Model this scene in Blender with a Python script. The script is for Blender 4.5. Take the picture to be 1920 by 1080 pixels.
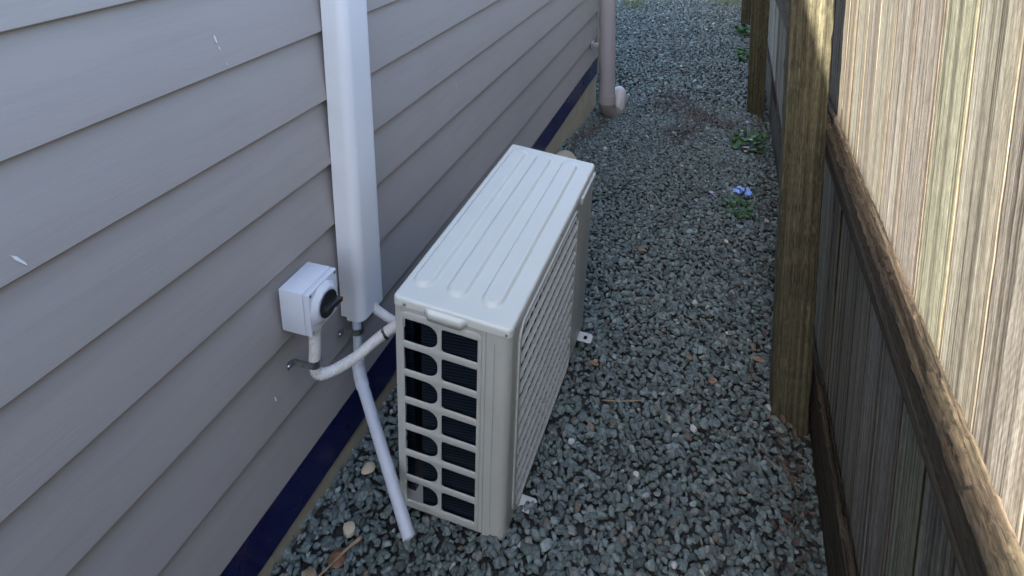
import bpy, bmesh, math, random
import numpy as np
from mathutils import Vector, Matrix
random.seed(7); rng = np.random.default_rng(7)
S = bpy.context.scene
for o in list(bpy.data.objects): bpy.data.objects.remove(o)
COL = S.collection

# ---------------------------------------------------------------- camera, sky, sun, exposure
cam = bpy.data.cameras.new('camera'); camo = bpy.data.objects.new('camera', cam); COL.objects.link(camo)
cam.sensor_width = 36; cam.lens = 1191.55/1920*36; cam.shift_y = -558.99/1920
cam.clip_start = .02; cam.clip_end = 500
camo.location = (.922, 0, 1.701); camo.rotation_euler = (math.radians(78.919), math.radians(1.445), math.radians(19.426))
S.camera = camo
SUN = Vector((1, 2.9, -3.28)).normalized()
w = bpy.data.worlds.new('World'); S.world = w; w.use_nodes = True
nt = w.node_tree; bg = nt.nodes['Background']; sky = nt.nodes.new('ShaderNodeTexSky')
sky.sky_type = 'NISHITA'; sky.sun_disc = False
sky.sun_elevation = math.asin(-SUN.z); sky.sun_rotation = math.atan2(-SUN.x, -SUN.y)
sky.air_density = 1.0; sky.dust_density = 1.6; sky.ozone_density = .7
nt.links.new(sky.outputs[0], bg.inputs[0]); bg.inputs[1].default_value = .112
sl = bpy.data.lights.new('sun', 'SUN'); sl.energy = 5.0; sl.angle = math.radians(.5); sl.color = (1, .94, .84)
so = bpy.data.objects.new('sun', sl); COL.objects.link(so); so.rotation_euler = SUN.to_track_quat('-Z', 'Y').to_euler(); so.location = (-2, -6, 8)
S.view_settings.view_transform = 'Standard'; S.view_settings.look = 'None'
S.view_settings.exposure = 2.86; S.view_settings.gamma = 1
S.render.resolution_x = 1920; S.render.resolution_y = 1080

# ---------------------------------------------------------------- helpers
def empty(name, loc=(0, 0, 0), label=None, cat=None, group=None, kind=None):
    o = bpy.data.objects.new(name, None); COL.objects.link(o); o.location = loc; o.empty_display_size = .05
    return tag(o, label, cat, group, kind)
def tag(o, label=None, cat=None, group=None, kind=None):
    for k, v in (('label', label), ('category', cat), ('group', group), ('kind', kind)):
        if v: o[k] = v
    return o
def link(name, me, m=None, parent=None):
    """mesh given in world coordinates; re-expressed relative to its parent"""
    o = bpy.data.objects.new(name, me); COL.objects.link(o)
    if m: me.materials.append(m)
    if parent is not None:
        off = Vector((0, 0, 0)); p = parent
        while p is not None: off += Vector(p.location); p = p.parent
        me.transform(Matrix.Translation(-off)); o.parent = parent
    return o
def obj(name, bm, m=None, parent=None, smooth=False, angle=None):
    me = bpy.data.meshes.new(name); bmesh.ops.recalc_face_normals(bm, faces=bm.faces); bm.to_mesh(me); bm.free()
    if smooth or angle:
        me.polygons.foreach_set('use_smooth', [True]*len(me.polygons))
        if angle: me.set_sharp_from_angle(angle=math.radians(angle))
    return link(name, me, m, parent)
def center(o):
    """move a top-level mesh's origin to its base"""
    vs = [v.co for v in o.data.vertices]; n = len(vs)
    c = Vector((sum(v.x for v in vs)/n, sum(v.y for v in vs)/n, min(v.z for v in vs)))
    o.data.transform(Matrix.Translation(-c)); o.location = c
    return o
def box(bm, x0, x1, y0, y1, z0, z1, bev=0, seg=2, f=None):
    t = bmesh.new(); bmesh.ops.create_cube(t, size=1)
    for v in t.verts: v.co = Vector((x0+(v.co.x+.5)*(x1-x0), y0+(v.co.y+.5)*(y1-y0), z0+(v.co.z+.5)*(z1-z0)))
    if bev: bmesh.ops.bevel(t, geom=t.edges[:], offset=bev, segments=seg, profile=.5, affect='EDGES')
    if f:
        for v in t.verts: v.co = f(v.co)
    merge(bm, t)
def merge(bm, t):
    me = bpy.data.meshes.new('t'); t.to_mesh(me); bm.from_mesh(me); bpy.data.meshes.remove(me); t.free()
def tube(bm, pts, r, n=16, caps=True, ripple=None, inner=None, res=None):
    """swept tube through smooth path; ripple=(pitch, depth) for corrugation"""
    P = [Vector(p) for p in pts]
    if res:
        Q = []
        for i in range(len(P)-1):
            a = P[max(i-1, 0)]; b = P[i]; c = P[i+1]; d = P[min(i+2, len(P)-1)]
            for k in range(res):
                t = k/res; Q.append(.5*((2*b)+(c-a)*t+(2*a-5*b+4*c-d)*t*t+(3*b-a-3*c+d)*t**3))
        Q.append(P[-1]); P = Q
    if ripple:
        L = [0]
        for i in range(1, len(P)): L.append(L[-1]+(P[i]-P[i-1]).length)
        st = ripple[0]/4; N = int(L[-1]/st); Q = []; j = 0
        for k in range(N+1):
            s = k*st
            while j < len(L)-2 and L[j+1] < s: j += 1
            Q.append(P[j].lerp(P[j+1], (s-L[j])/max(1e-9, L[j+1]-L[j])))
        P = Q
    up = Vector((0, 0, 1)); rings = []; prev = None
    for i, p in enumerate(P):
        d = (P[min(i+1, len(P)-1)]-P[max(i-1, 0)]).normalized()
        if prev is None:
            u = d.cross(Vector((.3, .9, .1))).normalized()
        else: u = (prev-d*prev.dot(d)).normalized()
        prev = u; v = d.cross(u)
        rr = r(i/(len(P)-1)) if callable(r) else r
        if ripple: rr = rr-ripple[1]*(.5-.5*math.cos(i*math.pi/2*1.0))
        rings.append([bm.verts.new(p+(u*math.cos(a)+v*math.sin(a))*rr) for a in [2*math.pi*k/n for k in range(n)]])
    for a, b in zip(rings, rings[1:]):
        for k in range(n): bm.faces.new((a[k], a[(k+1) % n], b[(k+1) % n], b[k]))
    if inner:
        d = (P[-1]-P[-2]).normalized()
        c = [bm.verts.new(P[-1]+(v.co-P[-1])*inner) for v in rings[-1]]
        e = [bm.verts.new(v.co-d*r*3) for v in c]
        for A, B in ((rings[-1], c), (c, e)):
            for k in range(n): bm.faces.new((A[k], A[(k+1) % n], B[(k+1) % n], B[k]))
        bm.faces.new(e); bm.faces.new(rings[0])
    elif caps: bm.faces.new(rings[0]); bm.faces.new(rings[-1])
def cyl(bm, c, axis, r, h, n=24, r2=None, bev=0):
    t = bmesh.new(); bmesh.ops.create_cone(t, cap_ends=True, segments=n, radius1=r, radius2=r if r2 is None else r2, depth=h)
    if bev: bmesh.ops.bevel(t, geom=[e for e in t.edges if abs(e.verts[0].co.z-e.verts[1].co.z) < 1e-6], offset=bev, segments=2, affect='EDGES')
    q = Vector((0, 0, 1)).rotation_difference(Vector(axis).normalized()).to_matrix().to_4x4()
    t.transform(Matrix.Translation(Vector(c))@q@Matrix.Translation((0, 0, h/2))); merge(bm, t)
def sstep(a, b, x):
    t = np.clip((x-a)/(b-a), 0, 1); return t*t*(3-2*t)

# ---------------------------------------------------------------- materials
class M:
    def __init__(s, name, rough=.6, spec=.5, metal=0):
        s.m = bpy.data.materials.new(name); s.m.use_nodes = True; s.t = s.m.node_tree; s.b = s.t.nodes['Principled BSDF']
        s.b.inputs['Roughness'].default_value = rough; s.b.inputs['Specular IOR Level'].default_value = spec; s.b.inputs['Metallic'].default_value = metal
        s.co = s.n('ShaderNodeTexCoord').outputs['Object']
    def n(s, t, **k):
        x = s.t.nodes.new(t)
        for a, v in k.items():
            if a.startswith('i_'):
                q = a[2:]; x.inputs[int(q) if q.isdigit() else q.replace('_', ' ')].default_value = v
            else: setattr(x, a, v)
        return x
    def l(s, a, b): s.t.links.new(a, b)
    def map(s, scale, src=None, loc=None):
        x = s.n('ShaderNodeMapping'); x.inputs['Scale'].default_value = scale; s.l(src or s.co, x.inputs[0])
        if loc is not None: s.l(loc, x.inputs['Location'])
        return x.outputs[0]
    def noise(s, scale, src=None, detail=4, rough=.55, dist=0):
        x = s.n('ShaderNodeTexNoise', i_Scale=scale, i_Detail=detail, i_Roughness=rough, i_Distortion=dist); s.l(src or s.co, x.inputs['Vector']); return x.outputs[0]
    def ramp(s, f, *st):
        x = s.n('ShaderNodeValToRGB'); e = x.color_ramp.elements
        while len(e) < len(st): e.new(.5)
        for k, (p, c) in enumerate(st):
            e[k].position = p; e[k].color = (c if len(c) == 4 else (*c, 1)) if hasattr(c, '__len__') else (c, c, c, 1)
        s.l(f, x.inputs[0]); return x.outputs[0]
    def mix(s, f, a, b, mode='MIX'):
        x = s.n('ShaderNodeMix', data_type='RGBA', blend_type=mode)
        for v, i in ((f, 0), (a, 6), (b, 7)):
            if hasattr(v, 'is_linked') or hasattr(v, 'links'): s.l(v, x.inputs[i])
            else: x.inputs[i].default_value = v if i == 0 else (*v, 1)
        return x.outputs[2]
    def math(s, op, a, b=0.):
        x = s.n('ShaderNodeMath', operation=op)
        for v, i in ((a, 0), (b, 1)):
            if hasattr(v, 'links'): s.l(v, x.inputs[i])
            else: x.inputs[i].default_value = v
        return x.outputs[0]
    def attr(s, nm): return s.n('ShaderNodeAttribute', attribute_name=nm)
    def col(s, c):
        if hasattr(c, 'links'): s.l(c, s.b.inputs['Base Color'])
        else: s.b.inputs['Base Color'].default_value = (*c, 1)
        return s
    def bump(s, h, strength=.3, dist=.002):
        x = s.n('ShaderNodeBump'); x.inputs['Strength'].default_value = strength; x.inputs['Distance'].default_value = dist
        s.l(h, x.inputs['Height']); s.l(x.outputs[0], s.b.inputs['Normal']); return s

def painted(name, c, c2, rough=.45, grain=900, bs=.25, dirt=.35, dcol=(.28, .25, .19), spec=.5):
    m = M(name, rough, spec)
    base = m.mix(m.ramp(m.noise(3.5), (.35, 0), (.7, 1)), c, c2)
    d = m.math('MULTIPLY', m.ramp(m.noise(9, detail=8, rough=.7), (.55, 0), (.8, 1)), dirt)
    m.col(m.mix(d, base, dcol)); m.bump(m.noise(grain, detail=2), bs, .0006)
    r = m.ramp(m.noise(14, detail=6), (.3, (rough-.02,)*3), (.75, (rough+.04,)*3)); m.l(r, m.b.inputs['Roughness'])
    return m.m
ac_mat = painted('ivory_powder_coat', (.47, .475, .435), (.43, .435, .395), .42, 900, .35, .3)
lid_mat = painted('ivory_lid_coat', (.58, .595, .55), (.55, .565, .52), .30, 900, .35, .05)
duct_mat = painted('white_duct_plastic', (.68, .68, .68), (.64, .64, .64), .38, 500, .08, .10, (.4, .38, .36))
iso_mat = painted('white_isolator_plastic', (.60, .62, .66), (.55, .57, .61), .4, 500, .1, .15, (.35, .34, .33))
pvc_mat = painted('grey_pvc', (.50, .53, .58), (.44, .47, .52), .4, 400, .08, .3)
flex_mat = painted('pale_corrugated_plastic', (.58, .56, .52), (.5, .49, .46), .5, 400, .08, .3)
pipe_mat = painted('mauve_downpipe_paint', (.35, .31, .305), (.32, .29, .285), .5, 400, .08, .06, (.15, .13, .11))
navy = painted('navy_trim_paint', (.003, .004, .06), (.004, .006, .075), .28, 300, .05, .06, (.03, .03, .05))
conc = painted('foundation_concrete', (.42, .37, .26), (.32, .28, .19), .9, 120, .8, .6, (.12, .10, .07))
black = painted('black_plastic', (.012, .012, .015), (.018, .018, .02), .4, 500, .1, .2)
metal = M('galvanised_metal', .38, .5, .9); metal.col(metal.ramp(metal.noise(60), (.3, (.16, .17, .17)), (.7, (.42, .43, .43)))); metal = metal.m
dark = M('dark_interior', .7, .3); dark.col((.006, .009, .012)); dark = dark.m
red = M('red_mark', .5); red.col((.45, .02, .015)); red = red.m
m = M('coil_fins', .35, .5, .6)
wv = m.n('ShaderNodeTexWave', i_Scale=36., i_Distortion=.2); wv.bands_direction = 'Z'; m.l(m.co, wv.inputs[0])
m.col(m.ramp(wv.outputs[1], (.2, (.004, .008, .016)), (.8, (.016, .03, .048)))); m.bump(wv.outputs[1], .3, .001); coil_mat = m.m

m = M('weatherboard_paint', .52, .4)
st = m.noise(1, m.map((14, 3, 40)), detail=6)
c = m.mix(m.ramp(m.noise(1.6), (.3, 0), (.7, 1)), (.37, .336, .308), (.34, .31, .286))
c = m.mix(m.math('MULTIPLY', m.ramp(st, (.5, 0), (.75, 1)), .22), c, (.24, .215, .20))
c = m.mix(m.math('MULTIPLY', m.ramp(m.noise(55, detail=3), (.66, 0), (.72, 1)), .15), c, (.34, .33, .35))
m.col(c)
m.bump(m.math('ADD', m.noise(1, m.map((30, 18, 160)), detail=4), m.math('MULTIPLY', m.noise(700, detail=2), .5)), .28, .0012); wall_mat = m.m

def wood(name, stops, axis='z', bs=.9, green=(.16, .18, .08), gamt=.5, dist=.003, saw=True, fine=1.0, gb=.7):
    m = M(name, .85, .25)
    sd = m.attr('seed').outputs['Vector']
    vm = m.n('ShaderNodeVectorMath', operation='ADD'); m.l(m.co, vm.inputs[0]); m.l(sd, vm.inputs[1]); src = vm.outputs[0]
    # gentle wander of the grain
    wn = m.n('ShaderNodeTexNoise', i_Scale=2.2, i_Detail=1.); m.l(src, wn.inputs['Vector'])
    k = m.n('ShaderNodeVectorMath', operation='SCALE'); m.l(wn.outputs['Color'], k.inputs[0]); k.inputs['Scale'].default_value = .0025
    v2 = m.n('ShaderNodeVectorMath', operation='ADD'); m.l(src, v2.inputs[0]); m.l(k.outputs[0], v2.inputs[1]); s2 = v2.outputs[0]
    sc = {'z': lambda a, b: (a, a, b), 'y': lambda a, b: (a, b, a)}[axis]
    g1 = m.noise(1, m.map(sc(70*fine, .45), s2), detail=4, rough=.6, dist=0)
    g2 = m.noise(1, m.map(sc(260*fine, 1.6), s2), detail=4, rough=.6)
    g3 = m.noise(1, m.map(sc(480, 9), src), detail=2)
    g = m.math('ADD', m.math('MULTIPLY', g1, .62), m.math('MULTIPLY', g2, .38))
    c = m.ramp(g, *stops)
    lines = m.ramp(g2, (.33, 1), (.42, 0))
    c = m.mix(m.math('MULTIPLY', lines, .55), c, tuple(x*.35 for x in stops[0][1]))
    mo = m.noise(1, m.map(sc(120, 40), src), detail=6, rough=.75); c = m.mix(.6, c, m.ramp(mo, (.32, .22), (.68, .80)), 'OVERLAY')
    c = m.mix(.45, c, m.ramp(g3, (.3, .25), (.7, .85)), 'OVERLAY')
    tc = m.attr('tint').outputs['Color']; c = m.mix(1., c, tc, 'MULTIPLY')
    gm = m.math('MULTIPLY', m.ramp(m.noise(4.5, src, detail=5), (.45, 0), (.68, 1)), gamt); c = m.mix(gm, c, green)
    # pale cracked patches
    pk = m.noise(1, m.map(sc(34, 3.2), s2), detail=6, rough=.75, dist=1.)
    c = m.mix(m.math('MULTIPLY', m.ramp(pk, (.69, 0), (.73, 1)), .7), c, (.48, .42, .29))
    m.col(c)
    h = m.math('ADD', m.math('MULTIPLY', g1, gb), m.math('ADD', m.math('MULTIPLY', g2, .8), m.math('MULTIPLY', g3, .3)))
    if saw:
        mp = m.n('ShaderNodeMapping'); mp.inputs['Rotation'].default_value = (math.radians(62), 0, 0); m.l(src, mp.inputs[0])
        ww = m.n('ShaderNodeTexWave', i_Scale=42., i_Distortion=3.5, i_Detail=3.); ww.bands_direction = 'Z'; m.l(mp.outputs[0], ww.inputs[0])
        sawm = m.ramp(m.noise(3, src), (.48, 0), (.66, .28)); h = m.math('ADD', h, m.math('MULTIPLY', ww.outputs[1], sawm))
    m.bump(h, bs, dist); return m.m
pal_mat = wood('weathered_paling_timber', [(.35, (.045, .038, .032)), (.44, (.115, .101, .085)), (.52, (.200, .182, .155)), (.64, (.295, .280, .248))], 'z', gamt=.07, green=(.20, .21, .14), bs=.75, dist=.0013, gb=.12)
post_mat = wood('olive_treated_timber', [(.34, (.022, .019, .012)), (.5, (.064, .056, .034)), (.66, (.14, .126, .080))], 'z', gamt=.35, green=(.07, .078, .042), saw=False, fine=1.4, bs=.8, dist=.002)
rail_mat = wood('split_rail_timber', [(.36, (.010, .008, .006)), (.45, (.035, .026, .018)), (.55, (.080, .060, .040)), (.68, (.15, .122, .088))], 'y', bs=1, gamt=.07, dist=.005, saw=False)

m = M('gravel_stone', .8, .35); t = m.attr('tint').outputs['Color']
n1 = m.ramp(m.noise(160, detail=5, rough=.7), (.3, .55), (.7, 1.25)); m.col(m.mix(1., t, n1, 'MULTIPLY')); m.bump(m.noise(300, detail=4), .5, .0015); stone_mat = m.m
m = M('soil', .95, .1); m.col(m.ramp(m.noise(40, detail=6), (.3, (.03, .034, .034)), (.7, (.065, .067, .064)))); m.bump(m.noise(60, detail=6), 1, .01); soil_mat = m.m
m = M('far_ground', .95, .1); m.col(m.ramp(m.noise(3, detail=8), (.35, (.06, .09, .03)), (.65, (.16, .14, .08)))); m.bump(m.noise(30, detail=6), 1, .02); lawn_mat = m.m
def plain(name, stops, scale=60, rough=.7, bs=.4, trans=0):
    m = M(name, rough, .35); m.col(m.ramp(m.noise(scale, detail=5), *stops)); m.bump(m.noise(scale*3), bs, .001); return m.m
leaf_mat = plain('dry_leaf', [(.3, (.16, .075, .035)), (.7, (.32, .18, .09))])
leaf2_mat = plain('dark_dry_leaf', [(.3, (.04, .027, .021)), (.7, (.11, .078, .058))])
green_mat = plain('green_leaf', [(.3, (.02, .055, .012)), (.7, (.055, .12, .03))], 40, .5)
grass_mat = plain('grass_blade', [(.3, (.07, .12, .03)), (.7, (.2, .22, .08))], 20)
pink_mat = plain('pink_petal', [(.3, (.42, .22, .45)), (.7, (.6, .38, .6))])
blue_mat = plain('pale_blue_petal', [(.3, (.20, .32, .75)), (.7, (.35, .48, .85))], 80)
cream_mat = plain('cream_stone', [(.3, (.42, .36, .25)), (.7, (.55, .48, .35))])
brown_mat = plain('rusty_stone', [(.3, (.10, .05, .03)), (.7, (.2, .11, .065))])
twig_mat = plain('dry_twig', [(.3, (.22, .15, .09)), (.7, (.38, .28, .18))])
white_mat = plain('white_pebble', [(.3, (.36, .37, .36)), (.7, (.52, .52, .50))])

# ---------------------------------------------------------------- ground
def gz(x, y):
    x = np.asarray(x, float); y = np.asarray(y, float)
    z = np.interp(y, [-8, 1.2, 2.2, 3.4, 4.2, 6, 9, 12], [.15, .115, .10, .055, 0., -.03, -.05, -.05])
    z = z+.02*sstep(.25, .02, x)*(y < 3.2)-.05*sstep(.35, .1, x)*sstep(3.3, 4.0, y)*sstep(5.2, 4.6, y)
    return z-.06*sstep(1.06, 1.18, x)+.006*np.sin(x*7+y*2.3)+.005*np.sin(y*9-x*4)
def gzf(x, y): return float(gz(x, y))
me = bpy.data.meshes.new('ground')
xs = np.concatenate([[-60, -20, -6], np.linspace(-3, 1.4, 45), [3, 8, 20, 60]]); ys = np.concatenate([[-60, -20, -8], np.linspace(-2, 12, 90), [20, 60, 150]])
X, Y = np.meshgrid(xs, ys); Z = gz(X, Y)-.012
V = np.stack([X.ravel(), Y.ravel(), Z.ravel()], 1); nx = len(xs)
F = [(j*nx+i, j*nx+i+1, (j+1)*nx+i+1, (j+1)*nx+i) for j in range(len(ys)-1) for i in range(nx-1)]
me.from_pydata(V.tolist(), [], F); g = link('ground', me, soil_mat); g['kind'] = 'structure'
# lawn beyond the gravel path
bm = bmesh.new(); n = 30
vv = [[bm.verts.new((x, y, gzf(min(x, 1.1), y)+.004+.02*random.random())) for x in np.linspace(-6, 6, n)] for y in np.linspace(8.4, 30, n)]
for j in range(n-1):
    for i in range(n-1): bm.faces.new((vv[j][i], vv[j][i+1], vv[j+1][i+1], vv[j+1][i]))
tag(obj('lawn', bm, lawn_mat, smooth=True), kind='structure')

def stone_proto(k):
    r = random.Random(k); bm = bmesh.new()
    sx, sy, sz = 1, r.uniform(.55, .85), r.uniform(.38, .6)
    for _ in range(r.choice((13, 16, 20))):
        v = Vector((r.gauss(0, 1), r.gauss(0, 1), r.gauss(0, 1))).normalized()*r.uniform(.86, 1.06)
        bm.verts.new((v.x*sx, v.y*sy, v.z*sz))
    h = bmesh.ops.convex_hull(bm, input=bm.verts[:])
    bmesh.ops.delete(bm, geom=[v for v in bm.verts if not v.link_faces], context='VERTS')
    bmesh.ops.bevel(bm, geom=bm.edges[:], offset=.07, segments=1, affect='EDGES', clamp_overlap=True)
    bmesh.ops.triangulate(bm, faces=bm.faces[:]); bmesh.ops.recalc_face_normals(bm, faces=bm.faces)
    bm.verts.ensure_lookup_table(); bm.verts.index_update()
    V = np.array([v.co[:] for v in bm.verts]); F = np.array([[v.index for v in f.verts] for f in bm.faces]); bm.free(); return V, F
PROTO = [stone_proto(k) for k in range(26)]
def rotm(e):
    cx, sx, cy, sy, cz, sz = np.cos(e[:, 0]), np.sin(e[:, 0]), np.cos(e[:, 1]), np.sin(e[:, 1]), np.cos(e[:, 2]), np.sin(e[:, 2])
    R = np.empty((len(e), 3, 3))
    R[:, 0, 0] = cy*cz; R[:, 0, 1] = sx*sy*cz-cx*sz; R[:, 0, 2] = cx*sy*cz+sx*sz
    R[:, 1, 0] = cy*sz; R[:, 1, 1] = sx*sy*sz+cx*cz; R[:, 1, 2] = cx*sy*sz-sx*cz
    R[:, 2, 0] = -sy; R[:, 2, 1] = sx*cy; R[:, 2, 2] = cx*cy
    return R
def scatter_stones(name, P, size, tint, eul):
    Vs, Fs, Ts, off = [], [], [], 0
    pid = rng.integers(0, len(PROTO), len(P)); Rm = rotm(eul)
    for k, (pv, pf) in enumerate(PROTO):
        idx = np.where(pid == k)[0]
        if not len(idx): continue
        v = np.einsum('nij,vj->nvi', Rm[idx], pv)*size[idx, None, None]+P[idx, None, :]
        f = pf[None]+(np.arange(len(idx))*len(pv))[:, None, None]+off
        Vs.append(v.reshape(-1, 3)); Fs.append(f.reshape(-1, 3)); Ts.append(np.repeat(tint[idx], len(pv), 0)); off += len(idx)*len(pv)
    V = np.concatenate(Vs); F = np.concatenate(Fs); T = np.concatenate(Ts)
    me = bpy.data.meshes.new(name); me.vertices.add(len(V)); me.vertices.foreach_set('co', V.astype('f').ravel())
    me.loops.add(F.size); me.loops.foreach_set('vertex_index', F.astype('i').ravel())
    me.polygons.add(len(F)); me.polygons.foreach_set('loop_start', np.arange(0, F.size, 3, dtype='i')); me.update(calc_edges=True)
    a = me.attributes.new('tint', 'FLOAT_COLOR', 'POINT'); a.data.foreach_set('color', np.c_[T, np.ones(len(T))].astype('f').ravel())
    return link(name, me, stone_mat)
def region(x0, x1, y0, y1, sp):
    a = np.arange(x0, x1, sp); b = np.arange(y0, y1, sp*.87); A, B = np.meshgrid(a, b)
    A = A+(np.arange(len(b)) % 2)[:, None]*sp/2
    p = np.stack([A.ravel(), B.ravel()], 1); return p+rng.uniform(-.5, .5, p.shape)*sp
pts = np.concatenate([region(-.02, 1.2, .55, 4.5, .0180), region(-.02, 1.2, .55, 4.5, .0225), region(-1.6, 1.22, 4.5, 8.7, .029), region(-1.6, 1.22, 4.5, 8.7, .05)])
nfirst = len(region(-.02, 1.2, .55, 4.5, .0180))
N = len(pts); size = rng.lognormal(math.log(.0116), .27, N).clip(.006, .023)
lift = rng.uniform(-.004, .006, N); top = np.zeros(N); top[nfirst:] = 1; lift += np.where(top > 0, rng.uniform(.002, .010, N), 0)
far = pts[:, 1] > 4.5; size = np.where(far, size*1.3, size)
z = gz(pts[:, 0], pts[:, 1])+lift
b = rng.lognormal(0, .26, (N, 1))*.158
hue = rng.uniform(0, 1, (N, 1))
tint = b*((1-hue)*np.array([[.77, 1.0, .92]])+hue*np.array([[.84, 1.0, .99]]))
r = rng.random(N)
tint[r < .018] = (rng.uniform(.7, 1.2, (N, 1))*np.array([[.18, .145, .115]]))[r < .018]
tint[(r > .018) & (r < .05)] = (rng.uniform(.7, 1.3, (N, 1))*np.array([[.20, .21, .19]]))[(r > .018) & (r < .05)]
tint[r > .9965] = (.42, .42, .38)
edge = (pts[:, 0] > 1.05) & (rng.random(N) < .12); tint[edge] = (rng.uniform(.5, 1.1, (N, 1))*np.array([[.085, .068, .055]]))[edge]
eul = np.stack([rng.normal(0, .45, N), rng.normal(0, .4, N), rng.uniform(0, 6.28, N)], 1)
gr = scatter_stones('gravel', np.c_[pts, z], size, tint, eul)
tag(gr, 'blue grey crushed stone gravel covering the narrow side path', 'gravel', kind='stuff')

# ---------------------------------------------------------------- house
ZB = [.324, .482, .659, .831, .990, 1.155, 1.326, 1.499]
while ZB[-1] < 3.9: ZB.append(ZB[-1]+.172)
Y0, Y1 = -7., 4.40
house = empty('house', (0, -1.3, 0), 'mauve grey weatherboard house wall with a navy base strip along the gravel path', 'house')
bm = bmesh.new()
NY = 60; yy = np.linspace(Y0, Y1, NY)
for k in range(len(ZB)-1):
    z0, z1 = ZB[k], ZB[k+1]
    prof = [(-.017, z0+.0005), (-.0012, z0), (0., z0+.0016), (-.0005, z0+.012), (-.0175, z1+.008)]
    rows = []
    ph = random.uniform(0, 6)
    for y in yy:
        wob = .0009*math.sin(y*2.1+ph)+.0006*math.sin(y*5.3+ph*2)
        rows.append([bm.verts.new((x+wob, y, z_+wob*.8)) for x, z_ in prof])
    for a, b_ in zip(rows, rows[1:]):
        for i in range(len(prof)-1): bm.faces.new((a[i], a[i+1], b_[i+1], b_[i]))
obj('weatherboards', bm, wall_mat, house, angle=25)
bm = bmesh.new(); box(bm, -.025, -.004, Y0, Y1-.002, .200, .3235, .002); obj('base_trim', bm, navy, house)
bm = bmesh.new(); box(bm, -.30, -.012, Y0, Y1-.006, -.4, .199, .006); obj('foundation', bm, conc, house)
bm = bmesh.new(); box(bm, -6., -.020, Y0, Y1-.012, .2005, 3.9); obj('wall_core', bm, wall_mat, house)
bm = bmesh.new(); box(bm, -.06, .0095, Y1, Y1+.03, .19, 3.9, .002); obj('corner_board', bm, wall_mat, house)
# roof: eave overhanging the path
EX, EZ = .36, 3.70
bm = bmesh.new(); v = [(EX, EZ+.03), (EX, EZ+.06), (-3., EZ+1.75), (-6.4, EZ+.06), (-6.4, EZ+.03), (-3., EZ+1.70)]
A = [bm.verts.new((x, Y0-.4, z_)) for x, z_ in v]; B = [bm.verts.new((x, Y1+.45, z_)) for x, z_ in v]
for i in range(6): bm.faces.new((A[i], A[(i+1) % 6], B[(i+1) % 6], B[i]))
bm.faces.new(A); bm.faces.new(B)
rf = obj('roof', bm, plain('grey_roof_sheet', [(.3, (.16, .17, .18)), (.7, (.2, .21, .22))]), house)
bm = bmesh.new(); box(bm, EX-.03, EX-.005, Y0-.4, Y1+.45, EZ-.12, EZ+.03); obj('fascia', bm, duct_mat, rf)
bm = bmesh.new(); box(bm, -.02, EX-.031, Y0-.4, Y1+.45, EZ-.03, EZ-.015); obj('soffit', bm, duct_mat, rf)
# paint nicks on the boards: thin raised flecks
nick_mat = plain('bare_primer', [(.3, (.62, .63, .64)), (.7, (.75, .75, .75))])
def fleck(y, z, l, wd, ang):
    bm = bmesh.new()
    k = max(i for i in range(len(ZB)-1) if ZB[i] <= z)
    def fx(zz): return -.0005-.017*max(0, (zz-ZB[k]-.012))/(ZB[k+1]-ZB[k]-.004)+.0022
    d = Vector((0, math.cos(ang), math.sin(ang))); p = Vector((0, -d.z, d.y)); vs = []
    for s_, t_ in ((-1, -.6), (-.4, -1), (.5, -.8), (1, 0), (.6, .9), (-.5, 1)):
        q = Vector((0, y, z))+d*l*s_+p*wd*t_*random.uniform(.6, 1.1); q.x = fx(q.z); vs.append(bm.verts.new(q))
    top_ = bm.faces.new(vs); r_ = bmesh.ops.extrude_face_region(bm, geom=[top_])
    for e in r_['geom']:
        if isinstance(e, bmesh.types.BMVert): e.co.x -= .002
    obj('paint_nick', bm, nick_mat, house)
fleck(.910, 1.391, .009, .0020, 1.75); fleck(.915, 1.372, .005, .0008, 1.75); fleck(.925, 1.338, .004, .0006, 1.9)
fleck(.517, 1.180, .0150, .0020, -1.02); fleck(.959, .549, .006, .0009, 1.7); fleck(1.98, .93, .014, .0006, 1.8)

# ---------------------------------------------------------------- plastic pipe cover (duct)
duct = empty('pipe_duct', (0.03, 1.26, .58), 'tall white plastic pipe cover fixed upright on the weatherboards', 'duct')
def duct_mesh(prof, z0, z1, lean=.028):
    bm = bmesh.new(); n = len(prof); zz = [z0, z0+.02, z0+.3, 1.0, 1.5, 2.2, z1]; rings = []
    for z_ in zz: rings.append([bm.verts.new((x, y+lean*(z_-.58), z_)) for x, y in prof])
    for a, b_ in zip(rings, rings[1:]):
        for i in range(n): bm.faces.new((a[i], a[(i+1) % n], b_[(i+1) % n], b_[i]))
    return bm
def arc(cx, cy, r, a0, a1, n=6): return [(cx+r*math.cos(math.radians(a0+(a1-a0)*k/n)), cy+r*math.sin(math.radians(a0+(a1-a0)*k/n))) for k in range(n+1)]
D0 = 1.206; DW = .106
base = [(.001, D0), (.0235, D0), (.0235, D0+.003), (.004, D0+.003), (.004, D0+DW-.003), (.0235, D0+DW-.003), (.0235, D0+DW), (.001, D0+DW)]
obj('back_channel', duct_mesh(base, .575, 3.6), duct_mat, duct)
cov = [(.019, D0-.0018), (.030, D0-.0020)]+arc(.0395, D0+.0235, .0255, -90, 0, 10)+arc(.0510, D0+DW-.014, .0140, 0, 90, 8)+[(.019, D0+DW+.0018)]
inn = [(x-.0025 if x > .03 else x, y+(.002 if y < 1.25 else -.002)) for x, y in reversed(cov)]
obj('front_cover', duct_mesh(cov+inn, .568, 3.6), duct_mat, duct, angle=40)

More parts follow.
